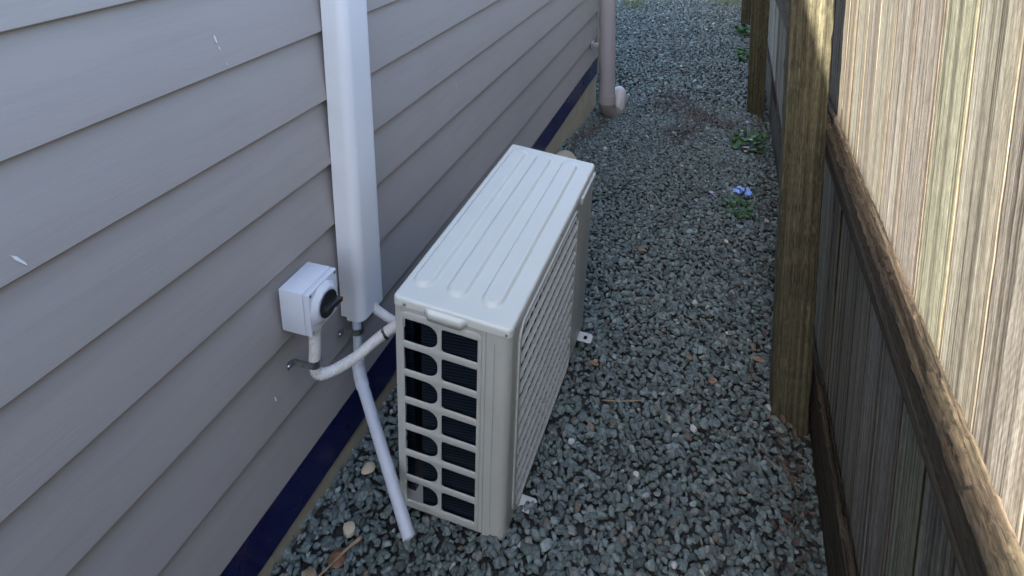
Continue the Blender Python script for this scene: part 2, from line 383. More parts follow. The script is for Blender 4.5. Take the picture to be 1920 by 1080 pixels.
# ---------------------------------------------------------------- isolator switch
iso = empty('isolator_switch', (0, 1.045, .70), 'square white electrical isolator box with black rotary knob on the wall left of the duct', 'isolator')
bm = bmesh.new(); box(bm, .002, .064, .995, 1.098, .698, .801, .0012, 2); obj('box', bm, iso_mat, iso, angle=40)
bm = bmesh.new(); box(bm, .0642, .080, .995, 1.098, .698, .801, .0022, 3); cv = obj('cover', bm, iso_mat, iso, angle=40)
bm = bmesh.new(); cyl(bm, (.0797, 1.043, .751), (1, 0, 0), .049, .012, 10, .036, .001)
obj('knob_surround', bm, iso_mat, cv, angle=25)
kn = bmesh.new(); cyl(kn, (.0919, 1.043, .751), (1, 0, 0), .030, .004, 32, None, .001); knob = obj('knob', kn, black, iso, angle=40)
bm = bmesh.new()
def kl(c):  # lever rotated about the knob axis
    a = math.radians(-8); y, z = c.y, c.z; return Vector((c.x-.0086, 1.043+y*math.cos(a)-z*math.sin(a), .751+y*math.sin(a)+z*math.cos(a)))
box(bm, .1040, .1215, -.026, .029, -.0055, .0055, .002, 2, kl); obj('lever', bm, black, knob, angle=40)
bm = bmesh.new(); box(bm, .1217, .1222, .022, .027, -.0015, .0015, 0, 1, kl); obj('pointer_mark', bm, red, knob)
for y, z_ in ((1.002, .705), (1.091, .705), (1.002, .794), (1.091, .794)):
    bm = bmesh.new(); cyl(bm, (.0800, y, z_), (1, 0, 0), .0032, .0012, 12, None, .0003); obj('screw', bm, metal, cv)

# ---------------------------------------------------------------- conduit, clamps, drain pipe, refrigerant line
bm = bmesh.new(); tube(bm, [(.058, 1.033, .697), (.056, 1.030, .64), (.054, 1.026, .60), (.058, 1.030, .572), (.078, 1.048, .566), (.115, 1.095, .575), (.150, 1.135, .600), (.185, 1.165, .622), (.235, 1.215, .640), (.29, 1.27, .65)], .0135, 16, True, (.0056, .0012), res=10)
fx = obj('flexible_conduit', bm, flex_mat, smooth=True); tag(center(fx), 'ribbed pale grey conduit looping from the isolator box to the air conditioner', 'conduit')
bm = bmesh.new(); cyl(bm, (.057, 1.032, .680), (0, .02, 1), .0165, .018, 18, None, .002); obj('gland', bm, flex_mat, iso, angle=40)
def clamp(c, ax, r, side, label):
    e = empty('pipe_clamp', (0, c[1], c[2]-.01), label, 'clamp', 'metal saddle clamps on the wall')
    bm = bmesh.new(); c = Vector(c); a = Vector(ax).normalized(); u = Vector((1, 0, 0)); u = (u-a*u.dot(a)).normalized(); v = a.cross(u)
    if v.y > 0: v = -v     # v points towards the camera
    P = []
    for k in range(13):
        t = math.pi*k/12; P.append(c+v*(-math.cos(t))*r+u*math.sin(t)*r)
    P += [c+v*(r+.001)-u*(c.x-.010), c+v*(r+.009)-u*(c.x-.006), c+v*(r+.020)-u*(c.x-.006)]
    wd = .008; th = .0012; rows = []
    for i, p in enumerate(P):
        d = (P[min(i+1, len(P)-1)]-P[max(i-1, 0)]).normalized(); nn = a.cross(d).normalized()
        rows.append([bm.verts.new(p+a*s+nn*t_) for s, t_ in ((-wd, -th), (wd, -th), (wd, th), (-wd, th))])
    for A_, B_ in zip(rows, rows[1:]):
        for k in range(4): bm.faces.new((A_[k], A_[(k+1) % 4], B_[(k+1) % 4], B_[k]))
    bm.faces.new(rows[0]); bm.faces.new(rows[-1]); obj('saddle', bm, metal, e, angle=35)
    bm = bmesh.new(); q = P[-1].lerp(P[-2], .35); q.x += .0015; cyl(bm, q, (1, 0, 0), .005, .003, 12, .0035); obj('screw', bm, metal, e)
clamp((.055, 1.027, .603), (0, .05, 1), .0140, 1, 'dark metal clamp holding the ribbed conduit below the isolator box')
clamp((.040, 1.216, .538), (0, .02, 1), .0150, 1, 'dark metal clamp holding the drain pipe just below the duct')
dr = empty('drain_pipe', (.25, 1.05, .13), 'plain grey plastic drain pipe running from the duct down to the gravel', 'pipe')
bm = bmesh.new(); tube(bm, [(.040, 1.218, .62), (.040, 1.214, .54), (.041, 1.206, .455)], .0115, 20); obj('upper_pipe', bm, pvc_mat, dr, angle=60)
bm = bmesh.new(); tube(bm, [(.041, 1.206, .462), (.042, 1.204, .440), (.050, 1.196, .418), (.062, 1.188, .396)], .0165, 20, res=5); obj('elbow', bm, pvc_mat, dr, angle=50)
bm = bmesh.new(); tube(bm, [(.055, 1.1925, .408), (.171, 1.0967, .3215), (.287, 1.001, .235)], .0148, 24, inner=.82); obj('lower_pipe', bm, pvc_mat, dr, angle=50)
ins = bmesh.new(); tube(ins, [(.045, 1.255, .66), (.055, 1.265, .58), (.085, 1.275, .545), (.13, 1.27, .535), (.19, 1.25, .55), (.27, 1.24, .575)], .0115, 16, res=8)
t_ = obj('refrigerant_line', ins, flex_mat, smooth=True); tag(center(t_), 'pale insulated pipe curving from under the duct into the air conditioner', 'pipe')
for c0, ax, rr in (((.165, 1.256, .541), (.06, -.02, .015), .0128), ((.165, 1.148, .609), (.035, .03, .022), .0145)):
    d = Vector(ax).normalized(); bm = bmesh.new(); tube(bm, [Vector(c0)-d*.003, Vector(c0)+d*.003], rr, 16); obj('cable_tie', bm, black, t_ if rr < .013 else fx)


# ---------------------------------------------------------------- outdoor unit of the air conditioner
O = Vector((.19219, 1.11381, .16146))
AX = Vector((.2619977, .0300166, -.0474592)); AY = Vector((.0223066, .7270124, .0360362)); AZ = Vector((.0519183, -.0416976, .6244368))
DX, DY, DZ = AX.length, AY.length, AZ.length; AX.normalize(); AY.normalize(); AZ.normalize()
def T(c): return O+AX*c[0]+AY*c[1]+AZ*c[2]
ac = empty('air_conditioner', tuple(O+AX*DX/2+AY*DY/2), 'ivory outdoor air conditioner unit with slatted front standing on the gravel', 'air conditioner')
def aobj(name, bm, m=ac_mat, parent=ac, **k):
    for v in bm.verts: v.co = T(v.co)
    return obj(name, bm, m, parent, **k)
def abox(name, *a, m=ac_mat, parent=ac, bev=.002, **k):
    bm = bmesh.new(); box(bm, *a, bev); return aobj(name, bm, m, parent, angle=40, **k)
LT = .022          # lid depth
# base pan
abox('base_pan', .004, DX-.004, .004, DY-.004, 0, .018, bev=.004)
# lid as one pressed sheet with three raised ribs
nx_, ny_ = 110, 170
gx = np.concatenate([np.linspace(-.002, .012, 12), np.linspace(.0125, DX-.0125, nx_-24), np.linspace(DX-.012, DX+.002, 12)])
gy = np.concatenate([np.linspace(-.002, .012, 12), np.linspace(.0125, DY-.0125, ny_-24), np.linspace(DY-.012, DY+.002, 12)])
GX, GY = np.meshgrid(gx, gy); H = np.full(GX.shape, DZ)
R_ = .007; cr = .011
qx = np.maximum(np.abs(GX-DX/2)-(DX/2+.002-cr), 0); qy = np.maximum(np.abs(GY-DY/2)-(DY/2+.002-cr), 0)
sd = cr-np.sqrt(qx**2+qy**2); sd = np.minimum(sd, np.minimum(DX/2+.002-np.abs(GX-DX/2), DY/2+.002-np.abs(GY-DY/2)))
e_ = np.clip(sd, 0, R_); H -= R_-np.sqrt(np.maximum(R_**2-(R_-e_)**2, 0))
for u0, u1 in ((.062, .222), (.362, .522), (.668, .832)):
    cx_ = (u0+u1)/2*DX; hw = (u1-u0)/2*DX; a_, b_ = .065*DY+hw, .955*DY-hw
    dd = np.hypot(GX-cx_, GY-np.clip(GY, a_, b_))-hw; H += .0075*sstep(.0038, -.0030, dd)
# pull corner points inwards for rounded plan corners
over = sd < 0
ang = np.arctan2(qy, qx); sgx = np.sign(GX-DX/2); sgy = np.sign(GY-DY/2)
GX = np.where(over, DX/2+sgx*(DX/2+.002-cr+cr*np.cos(ang)), GX); GY = np.where(over, DY/2+sgy*(DY/2+.002-cr+cr*np.sin(ang)), GY)
bm = bmesh.new(); vv = [[bm.verts.new((GX[j, i], GY[j, i], H[j, i])) for i in range(len(gx))] for j in range(len(gy))]
for j in range(len(gy)-1):
    for i in range(len(gx)-1): bm.faces.new((vv[j][i], vv[j][i+1], vv[j+1][i+1], vv[j+1][i]))
rim = vv[0][:]+[r_[-1] for r_ in vv[1:]]+vv[-1][-2::-1]+[r_[0] for r_ in vv[-2:0:-1]]
low = [bm.verts.new((v.co.x, v.co.y, DZ-LT)) for v in rim]
inn_ = [bm.verts.new((DX/2+(v.co.x-DX/2)*.97, DY/2+(v.co.y-DY/2)*.985, DZ-LT)) for v in rim]
for A_, B_ in ((rim, low), (low, inn_)):
    for k in range(len(rim)): bm.faces.new((A_[k], A_[(k+1) % len(rim)], B_[(k+1) % len(rim)], B_[k]))
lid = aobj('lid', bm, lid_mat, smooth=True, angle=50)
# lip on the near edge of the lid
bm = bmesh.new(); n = 40
def lipz(t):  # how far the lip hangs
    return DZ-LT-.010*min(sstep(0, .14, t), sstep(1, .86, t))
R0 = []
for k in range(n+1):
    t = k/n; x = (.27+.37*t)*DX; s_ = float(min(sstep(0, .14, t), sstep(1, .86, t))); o_ = -.002-.007*s_
    R0.append([bm.verts.new(p) for p in ((x, -.0015, DZ-.007), (x, o_-.0, DZ-.010), (x, o_-.002*s_, DZ-.015), (x, o_-.001*s_, float(lipz(t))), (x, -.001, float(lipz(t))))])
for a, b_ in zip(R0, R0[1:]):
    for i in range(4): bm.faces.new((a[i], a[i+1], b_[i+1], b_[i]))
aobj('hand_lip', bm, lid_mat, lid, smooth=True)
# plates with openings, cut as filled outlines
def rrect(x0, x1, y0, y1, r, n=6):
    if not hasattr(r, '__len__'): r = [r]*4
    P = []
    for (cx_, cy_, sx, sy, a0), rr in zip(((x1, y1, -1, -1, 0), (x0, y1, 1, -1, 90), (x0, y0, 1, 1, 180), (x1, y0, -1, 1, 270)), r):
        rr = max(rr, 1e-4)
        for k in range(n+1):
            a = math.radians(a0+90*k/n); P.append((cx_+sx*rr+rr*math.cos(a), cy_+sy*rr+rr*math.sin(a)))
    return P
def plate(loops, thick, bev=.0008):
    cu = bpy.data.curves.new('c', 'CURVE'); cu.dimensions = '2D'; cu.fill_mode = 'BOTH'; cu.extrude = max(thick/2-bev, 1e-4); cu.bevel_depth = bev; cu.bevel_resolution = 1; cu.offset = -bev
    for lp in loops:
        sp = cu.splines.new('POLY'); sp.points.add(len(lp)-1); sp.use_cyclic_u = True
        for p, q in zip(sp.points, lp): p.co = (q[0], q[1], 0, 1)
    o = bpy.data.objects.new('c', cu); COL.objects.link(o); dg = bpy.context.evaluated_depsgraph_get()
    me = bpy.data.meshes.new_from_object(o.evaluated_get(dg)); bm = bmesh.new(); bm.from_mesh(me)
    bpy.data.objects.remove(o); bpy.data.curves.remove(cu); bpy.data.meshes.remove(me)
    bmesh.ops.remove_doubles(bm, verts=bm.verts[:], dist=1e-6); return bm
TOPZ = DZ-LT-.001
# near end panel: plate in x-z
opens = []
for k in range(7):
    z1 = (.914-k*.1275)*DZ; z0 = z1-.099*DZ
    opens.append(rrect(.083*DX, .380*DX, z0, z1, [.026, .001, .001, .026])); opens.append(rrect(.415*DX, .725*DX, z0, z1, [.0015, .007, .007, .0015]))
def xz(bm, y):
    for v in bm.verts: v.co = Vector((v.co.x, y+v.co.z, v.co.y))
    return bm
bm = xz(plate([rrect(.002, .792*DX, .004, TOPZ, .002), rrect(.060*DX, .752*DX, .036*DZ, .935*DZ, .010)], .003), .0035); sp_ = aobj('side_panel', bm, angle=40)
bm = xz(plate([rrect(.052*DX, .760*DX, .014*DZ, .942*DZ, .014)]+opens, .0045, .0014), .0015); aobj('side_guard', bm, parent=sp_, angle=50)
# near right corner column with rounded vertical corner and a pressed groove
bm = bmesh.new(); cr2 = .020
prof = [(.796*DX, .010), (.796*DX, .001), (.80*DX, 0.), (.862*DX, 0.), (.868*DX, .0025), (.874*DX, 0.)]
prof += [(DX-cr2+cr2*math.sin(math.radians(a)), cr2-cr2*math.cos(math.radians(a))) for a in range(0, 91, 10)]+[(DX, .043), (DX-.006, .043)]
zs = [.002, .03, .05, .3, DZ-.07, DZ-.05, TOPZ]; rows = []
for z_ in zs:
    gro = 1 if .04 < z_ < DZ-.06 else 0
    rows.append([bm.verts.new((x, (y if not (.0024 < y < .0026) else y*gro), z_)) for x, y in prof])
for a, b_ in zip(rows, rows[1:]):
    for i in range(len(prof)-1): bm.faces.new((a[i], a[i+1], b_[i+1], b_[i]))
aobj('corner_column', bm, angle=30)
# front panel: plate in y-z at x = DX
GY0, GY1, GZ0, GZ1 = .085*DY, .735*DY, .035*DZ, .925*DZ
def yz(bm, x):
    for v in bm.verts: v.co = Vector((x+v.co.z, v.co.x, v.co.y))
    return bm
bm = yz(plate([rrect(.0435, DY-.002, .004, TOPZ, .004), rrect(GY0, GY1, GZ0, GZ1, .035, 10)], .004, .001), DX-.002); fp = aobj('front_panel', bm, angle=40)
bm = yz(plate([rrect(GY0-.012, GY1+.012, GZ0-.010, GZ1+.012, .046, 10), rrect(GY0-.001, GY1+.001, GZ0-.001, GZ1+.001, .036, 10)], .005, .0016), DX+.0022); aobj('grille_border', bm, parent=fp, angle=40)
bm = bmesh.new(); box(bm, DX-.002, DX+.008, GY1+.03, DY-.006, TOPZ-.024, TOPZ-.002, .003); aobj('upper_lip', bm, parent=fp, angle=40)
# far end panel, back posts, wire guard
abox('far_panel', .002, DX-.005, DY-.006, DY-.002, .004, TOPZ)
abox('back_post', .002, .006, .006, .030, .0285, TOPZ-.001); abox('back_post', .002, .006, DY-.20, DY-.0065, .0285, TOPZ-.001)
bm = bmesh.new()
for k in range(9): box(bm, .003, .005, .030, DY-.20, .05+k*.065, .052+k*.065)
for k in range(7): box(bm, .0052, .007, .07+k*.07, .072+k*.07, .0285, TOPZ-.001)
aobj('wire_guard', bm, dark)
# grille: vertical ribs behind, scooped horizontal slats in front
def inside_z(y):   # z-range of the rounded opening at y
    r = .035; d = 0
    if y < GY0+r: d = r-math.sqrt(max(0, r*r-(GY0+r-y)**2))
    if y > GY1-r: d = r-math.sqrt(max(0, r*r-(y-GY1+r)**2))
    return GZ0+d, GZ1-d
bm = bmesh.new(); pitch = .031; k = 0; y = GY0+.007
while y < GY1-.004:
    a, b_ = inside_z(y); box(bm, DX-.0045, DX-.0002, y-.0012, y+.0012, a, b_, .0012, 1); y += pitch
gl = aobj('grille_ribs', bm, parent=fp, angle=40)
bm = bmesh.new(); zp = .0452; nr = int((GZ1-GZ0-.01)/zp)
for k in range(nr+1):
    z_ = GZ0+.012+k*zp
    for h0 in [0]:
        ys_ = [y for y in np.arange(GY0, GY1+1e-6, pitch/6) if inside_z(y)[0]-.001 < z_ < inside_z(y)[1]+.001]
        R = []
        for y in ys_:
            ph = ((y-GY0-.007)/pitch) % 1.0; sag = .0055*math.sin(math.pi*ph)**.7     # scallop between the ribs
            R.append([bm.verts.new(p) for p in ((DX-.0030, y, z_+.0048), (DX+.002-.2*sag, y, z_+.0030-sag), (DX+.0058-.2*sag, y, z_+.0006-sag), (DX+.0042-.2*sag, y, z_-.0024-sag), (DX-.0008, y, z_-.0005))])
        for a, b_ in zip(R, R[1:]):
            for i in range(5): bm.faces.new((a[i], a[(i+1) % 5], b_[(i+1) % 5], b_[i]))
aobj('grille_slats', bm, parent=fp, angle=50)
# fan behind the grille
fy, fz = (GY0+GY1)/2, (GZ0+GZ1)/2
bm = bmesh.new(); cyl(bm, (DX-.075, fy, fz), (1, 0, 0), .045, .045, 24, None, .004); fan = aobj('fan', bm, dark, angle=40)
for k in range(3):
    bm = bmesh.new(); R = []
    for i in range(9):
        rr = .04+.17*i/8; a0 = k*2.094+.25*i/8; wd = .35+.35*i/8
        R.append([bm.verts.new((DX-.065+.03*(j/5-.5), fy+rr*math.cos(a0+wd*(j/5)), fz+rr*math.sin(a0+wd*(j/5)))) for j in range(6)])
    for a, b_ in zip(R, R[1:]):
        for i in range(5): bm.faces.new((a[i], a[i+1], b_[i+1], b_[i]))
    aobj('blade', bm, dark, fan, smooth=True)
abox('fan_shroud', .075, .080, .035, .76*DY, .03, TOPZ-.003, m=dark, bev=0)
# condenser coil: L-shaped, near end then along the back
bm = bmesh.new(); box(bm, .225*DX, DX-.03, .0075, .026, .019, TOPZ-.004); box(bm, .03*DX, .03*DX+.02, .032, DY-.20, .019, TOPZ-.004); aobj('coil', bm, coil_mat)
# screws
for nm, par, p, ax, rr in (('screw', lid, (.099*DX, -.0035, DZ-.014), -AY, .0038), ('screw', lid, (.965*DX, -.0030, DZ-.014), -AY, .003), ('screw', lid, (DX+.0015, .50*DY, DZ-.014), AX, .0034), ('screw', lid, (DX+.0015, .03*DY, DZ-.014), AX, .0034)):
    bm = bmesh.new(); cyl(bm, T(p), ax, rr, .0018, 16, rr*.7); obj(nm, bm, metal, par, angle=40)
# feet: slotted brackets under the base
def foot(y, front):
    bm = bmesh.new()
    s = 1 if front else -1; x0 = (DX-.03) if front else .03
    pl = plate([rrect(-.02, .020, 0, .076, [.011, .011, .002, .002]), rrect(-.009, .009, .048, .059, .005)], .003, .0006)
    for v in pl.verts: v.co = Vector((x0+s*v.co.y, y+v.co.x, .006+v.co.z))
    merge(bm, pl); box(bm, x0-.004 if front else x0-.01, x0+.01 if front else x0+.004, y-.02, y+.02, -.022, .0040, .001)
    aobj('foot', bm, angle=40)
foot(.10, True); foot(.675, True); foot(.10, False); foot(DY-.11, False)

# ---------------------------------------------------------------- downpipe, white pipe end, concrete lump
dp = empty('downpipe', (.108, 4.19, -.02), 'mauve grey round downpipe at the far corner of the house', 'downpipe')
bm = bmesh.new(); tube(bm, [(.108, 4.19, 3.6), (.108, 4.19, 2), (.108, 4.19, .12)], .055, 32); obj('pipe', bm, pipe_mat, dp, angle=60)
bm = bmesh.new(); cyl(bm, (.108, 4.19, .385), (0, 0, 1), .0565, .10, 32, None, .001); obj('collar', bm, pipe_mat, dp, angle=40)
bm = bmesh.new(); cyl(bm, (.108, 4.19, .05), (0, 0, 1), .0585, .07, 32, None, .002); obj('collar', bm, pipe_mat, dp, angle=40)
bm = bmesh.new(); tube(bm, [(.108, 4.19, .055), (.110, 4.192, .02), (.125, 4.205, -.02), (.155, 4.235, -.05)], .0575, 28, res=6); obj('elbow', bm, painted('brown_grey_plastic', (.19, .16, .14), (.15, .13, .115), .6, 300, .1, .3), dp, angle=60)
bm = bmesh.new(); box(bm, .012, .056, 4.175, 4.205, .455, .480, .004); box(bm, .001, .0115, 4.16, 4.22, .445, .49, .003); obj('bracket', bm, pipe_mat, dp)
bm = bmesh.new(); tube(bm, [(.150, 4.31, -.10), (.160, 4.34, .0), (.160, 4.38, .050), (.150, 4.44, .070)], lambda t: .052*math.sqrt(max(.02, 1-max(0, (t-.6)/.4)**2)), 28, res=8)
wp = tag(center(obj('pipe_end', bm, painted('cream_pvc', (.44, .41, .37), (.38, .35, .32), .5, 300, .1, .4), angle=60)), 'short cream plastic pipe end sticking up behind the downpipe', 'pipe')
# stub cap
def lump(name, c, r, m, label, cat, seed=1, sq=(1, 1, .6), group=None, sub=2, amp=.16):
    rnd = random.Random(seed); bm = bmesh.new(); bmesh.ops.create_icosphere(bm, subdivisions=sub, radius=1)
    ph = [rnd.uniform(0, 6) for _ in range(6)]; yaw = Matrix.Rotation(rnd.uniform(0, 6), 3, 'Z')
    for v in bm.verts:
        n_ = v.co.normalized(); k = 1+amp*(math.sin(3*n_.x+ph[0])+math.sin(4*n_.y+ph[1])+math.sin(5*n_.z+ph[2]))/2+rnd.uniform(-amp, amp)*.25
        v.co = Vector(c)+yaw@Vector((n_.x*sq[0], n_.y*sq[1], n_.z*sq[2]))*k*r
    o = obj(name, bm, m, angle=28); return tag(center(o), label, cat, group)
lump('concrete_lump', (.075, 3.12, gzf(.1, 3.12)+.02), .075, conc, 'pale concrete lump on the gravel beside the foundation', 'rubble', 3, (1, 1.4, .6), sub=3, amp=.1)

# ---------------------------------------------------------------- fence
XF = 1.215
fence = empty('fence', (1.2, 2, .05), 'weathered timber paling fence along the right of the path', 'fence')
def set_attr(o, seeds, tints):
    me = o.data; a = me.attributes.new('seed', 'FLOAT_VECTOR', 'POINT'); a.data.foreach_set('vector', np.asarray(seeds, 'f').ravel())
    b_ = me.attributes.new('tint', 'FLOAT_COLOR', 'POINT'); b_.data.foreach_set('color', np.c_[np.asarray(tints, 'f'), np.ones(len(tints))].astype('f').ravel())
def uni(o, seed, t=(1, 1, 1)):
    n = len(o.data.vertices); set_attr(o, [seed]*n, [t]*n); return o
def wood_block(name, x0, x1, y0, y1, z0, z1, m, parent, t=(1, 1, 1), axis='z', jit=.0012, bev=.004, step=.04, f=None, seed=None):
    """timber piece subdivided along its length with uneven edges"""
    rnd = random.Random(hash((round(x0, 3), round(y0, 3), round(z0, 3))) & 0xffff)
    bm = bmesh.new(); lo, hi = (z0, z1) if axis == 'z' else (y0, y1); n = max(2, int((hi-lo)/step)); R = []
    def prof(a0, a1, b0, b1):
        return [(a0+bev, b0), (a1-bev, b0), (a1, b0+bev), (a1, (b0+b1)/2), (a1, b1-bev), (a1-bev, b1), (a0+bev, b1), (a0, b1-bev), (a0, (b0+b1)/2), (a0, b0+bev)]
    pr = prof(x0, x1, y0, y1) if axis == 'z' else prof(x0, x1, z0, z1)
    for k in range(n+1):
        s = lo+(hi-lo)*k/n; row = []
        for a, b_ in pr:
            ja, jb = rnd.gauss(0, jit), rnd.gauss(0, jit); p = Vector((a+ja, b_+jb, s)) if axis == 'z' else Vector((a+ja, s, b_+jb))
            if f: p = f(p)
            row.append(bm.verts.new(p))
        R.append(row)
    for a, b_ in zip(R, R[1:]):
        for i in range(10): bm.faces.new((a[i], a[(i+1) % 10], b_[(i+1) % 10], b_[i]))
    bm.faces.new(R[0]); bm.faces.new(R[-1])
    o = obj(name, bm, m, parent, angle=50); return uni(o, seed or (rnd.uniform(0, 9), rnd.uniform(0, 9), rnd.uniform(0, 9)), t)
# palings, lapped: each near edge stands proud of the next board
bm = bmesh.new(); seeds, tints = [], []
edges = []; y = .905
while y > -7: edges.append(y); y -= random.uniform(.128, .14)
edges = edges[::-1]; PAR = edges.index(.905) % 2; edges += [1.035, 1.17, 1.308, 1.44, 1.56, 1.69, 1.80, 1.935, 2.06, 2.19]; y = 2.19
while y < 9.6: y += random.uniform(.125, .142); edges.append(y)
pal = {0: (1.0, 1.0, 1.0), 1: (.96, .95, .95), 2: (1.05, 1.04, 1.01), 3: (.90, .885, .88), 4: (.96, .98, .93)}
for k in range(len(edges)-1):
    a, b_ = edges[k], edges[k+1]+.012
    t = pal[random.choice((0, 0, 1, 2, 3, 4))]
    if abs(a-.905) < .01: t = (.93, 1.0, .86)
    if abs(a-1.035) < .01: t = (.84, .82, .83)
    if abs(a-1.80) < .01 or abs(a-1.69) < .01: t = (1.08, 1.04, .95)
    sdv = (random.uniform(0, 20), random.uniform(0, 20), random.uniform(0, 20)); ztop = 1.85+random.uniform(-.01, .01)
    zz = np.arange(.06-.03*max(0, a-2)/2, ztop, .03); R = []; bow = random.uniform(-.0015, .0015); cup = random.uniform(-.0003, .0003)
    for z_ in zz:
        ja = random.gauss(0, .0002); jx = random.gauss(0, .00012)+bow*math.sin(z_*2)
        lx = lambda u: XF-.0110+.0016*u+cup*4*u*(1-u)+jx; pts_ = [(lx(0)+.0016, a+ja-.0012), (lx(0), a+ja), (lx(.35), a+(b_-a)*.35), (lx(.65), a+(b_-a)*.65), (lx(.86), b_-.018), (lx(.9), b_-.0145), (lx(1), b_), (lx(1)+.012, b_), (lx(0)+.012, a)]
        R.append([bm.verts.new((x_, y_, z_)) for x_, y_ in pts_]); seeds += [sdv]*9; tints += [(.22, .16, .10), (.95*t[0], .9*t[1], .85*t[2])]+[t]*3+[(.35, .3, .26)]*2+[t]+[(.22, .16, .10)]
    for p, q in zip(R, R[1:]):
        for i in range(9): bm.faces.new((p[i], p[(i+1) % 9], q[(i+1) % 9], q[i]))
    bm.faces.new(R[-1])
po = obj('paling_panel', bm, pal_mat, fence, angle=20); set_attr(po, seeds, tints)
# posts
def lean(p):  # gentle convergence towards the house as in the photo
    return p
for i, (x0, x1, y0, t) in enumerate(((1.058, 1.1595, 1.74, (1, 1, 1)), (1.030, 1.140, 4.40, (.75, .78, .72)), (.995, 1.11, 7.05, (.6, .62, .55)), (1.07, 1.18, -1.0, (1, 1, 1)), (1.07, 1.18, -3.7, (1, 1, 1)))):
    zb = gzf(1.1, y0)-.08
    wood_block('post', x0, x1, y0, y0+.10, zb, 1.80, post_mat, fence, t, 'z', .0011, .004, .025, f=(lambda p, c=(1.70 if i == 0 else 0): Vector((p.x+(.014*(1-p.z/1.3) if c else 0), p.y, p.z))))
# mid rail: weathered, split top
def railf(p):
    q = Vector(p); t = (p.z-.905)/.09
    q.z = (.930+(1.66-p.y)*.050)*(1-t)+(1.010+(1.7-p.y)*.038)*t
    if p.z > .96: q.z -= .003*abs(math.sin(p.y*17))*(.3+abs(math.sin(p.y*5.1)))
    return q
def rail(y0, y1, z0, z1, x0, x1, t, nm='rail', f=railf):
    rnd = random.Random(int(y0*100)+7); bm = bmesh.new(); R = []; n = int((y1-y0)/.012); cols = 9
    for k in range(n+1):
        y = y0+(y1-y0)*k/n; row = [Vector((x0, y, z0)), Vector((x0+rnd.gauss(0, .0006), y, (z0+z1)/2))]
        for c in range(cols):
            u = c/(cols-1); g_ = 0
            # long cracks following the grain
            if c in (3, 4) and math.sin(y*3.1+.6)+math.sin(y*7.7) > .2: g_ = .013 if c == 4 else .004
            if c == 6 and math.sin(y*4.3+2)+math.sin(y*9.1) > .4: g_ = .011
            nick = .006 if (c < 3 and math.sin(y*23+1)*math.sin(y*7) > .82) else 0
            row.append(Vector((x0+(x1-x0)*u+rnd.gauss(0, .0008), y, z1-g_-nick+rnd.gauss(0, .0013)-(.001 if c == 0 else 0))))
        row += [Vector((x1, y, z0))]; R.append([bm.verts.new(f(p)) for p in row])
    for a, b_ in zip(R, R[1:]):
        m_ = len(a)
        for i in range(m_): bm.faces.new((a[i], a[(i+1) % m_], b_[(i+1) % m_], b_[i]))
    bm.faces.new(R[0]); bm.faces.new(R[-1])
    return uni(obj(nm, bm, rail_mat, fence, angle=14), (rnd.uniform(0, 9), 0, rnd.uniform(0, 9)), t)
rail(-1.2, 1.79, .905, .995, 1.1625, XF-.0150, (1, 1, 1)); rail(1.793, 4.45, .905, .992, 1.1715, XF-.0150, (1, 1, 1)); rail(4.455, 7.1, .90, .99, 1.1715, XF-.0150, (1, 1, 1))
idf = lambda p: Vector((p.x, p.y, p.z-.05*(p.y-1.3)*(p.z > .15)*(1 if p.y < 2 else .4)))
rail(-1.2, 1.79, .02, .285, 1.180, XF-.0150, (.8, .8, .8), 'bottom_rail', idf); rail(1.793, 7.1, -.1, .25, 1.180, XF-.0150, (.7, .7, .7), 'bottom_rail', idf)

# ---------------------------------------------------------------- plants, litter, loose bits
def leafshape(bm, c, size, yaw, tilt, curl=.3, rnd=random, lobes=False):
    n = 10; P = []
    Rm = Matrix.Rotation(yaw, 3, 'Z')@Matrix.Rotation(tilt, 3, 'Y')
    ctr = bm.verts.new(Vector(c)+Rm@Vector((0, 0, -curl*size*.15)))
    for k in range(n):
        a = 2*math.pi*k/n; rr = size*(1-.18*(k % 2) if lobes else 1)*rnd.uniform(.88, 1.06)
        x, y = rr*math.cos(a), rr*math.sin(a)*(.9 if lobes else .55)
        P.append(bm.verts.new(Vector(c)+Rm@Vector((x, y, curl*(y*y)/size*.9+rnd.uniform(-.05, .05)*size))))
    for k in range(n): bm.faces.new((ctr, P[k], P[(k+1) % n]))
def weed(name, x, y, rx, ry, h, nl, ls, label, cat, flowers=(), seed=1, group=None):
    rnd = random.Random(seed); z = gzf(x, y)+.005; e = empty(name, (x, y, z), label, cat, group)
    bm = bmesh.new(); st_ = bmesh.new()
    for k in range(nl):
        a = rnd.uniform(0, 6.28); rr = math.sqrt(rnd.random()); px, py = x+rx*rr*math.cos(a), y+ry*rr*math.sin(a); pz = z+h*rnd.uniform(.35, 1)*(1-.5*rr)
        leafshape(bm, (px, py, pz), ls*rnd.uniform(.55, 1.15), rnd.uniform(0, 6.28), rnd.gauss(0, .45), .4, rnd, True)
        tube(st_, [(x+(px-x)*.35, y+(py-y)*.35, z-.01), (x+(px-x)*.8, y+(py-y)*.8, z+(pz-z)*.7), (px, py, pz-.001)], .0009, 5)
    obj('leaves', bm, green_mat, e, smooth=True); obj('stems', st_, green_mat, e, smooth=True)
    for fx_, fy_, fz_ in flowers:
        bm = bmesh.new(); c = Vector((x+fx_, y+fy_, z+fz_)); tube(bm, [(x+fx_*.6, y+fy_*.6, z), c-Vector((0, 0, .002))], .0007, 5)
        for k in range(5):
            a = k*1.257+rnd.random()*.3; leafshape(bm, c+Vector((math.cos(a), math.sin(a), .15))*.0065, .0062, a, -.35, .2, rnd)
        obj('flower', bm, pink_mat, e, smooth=True)
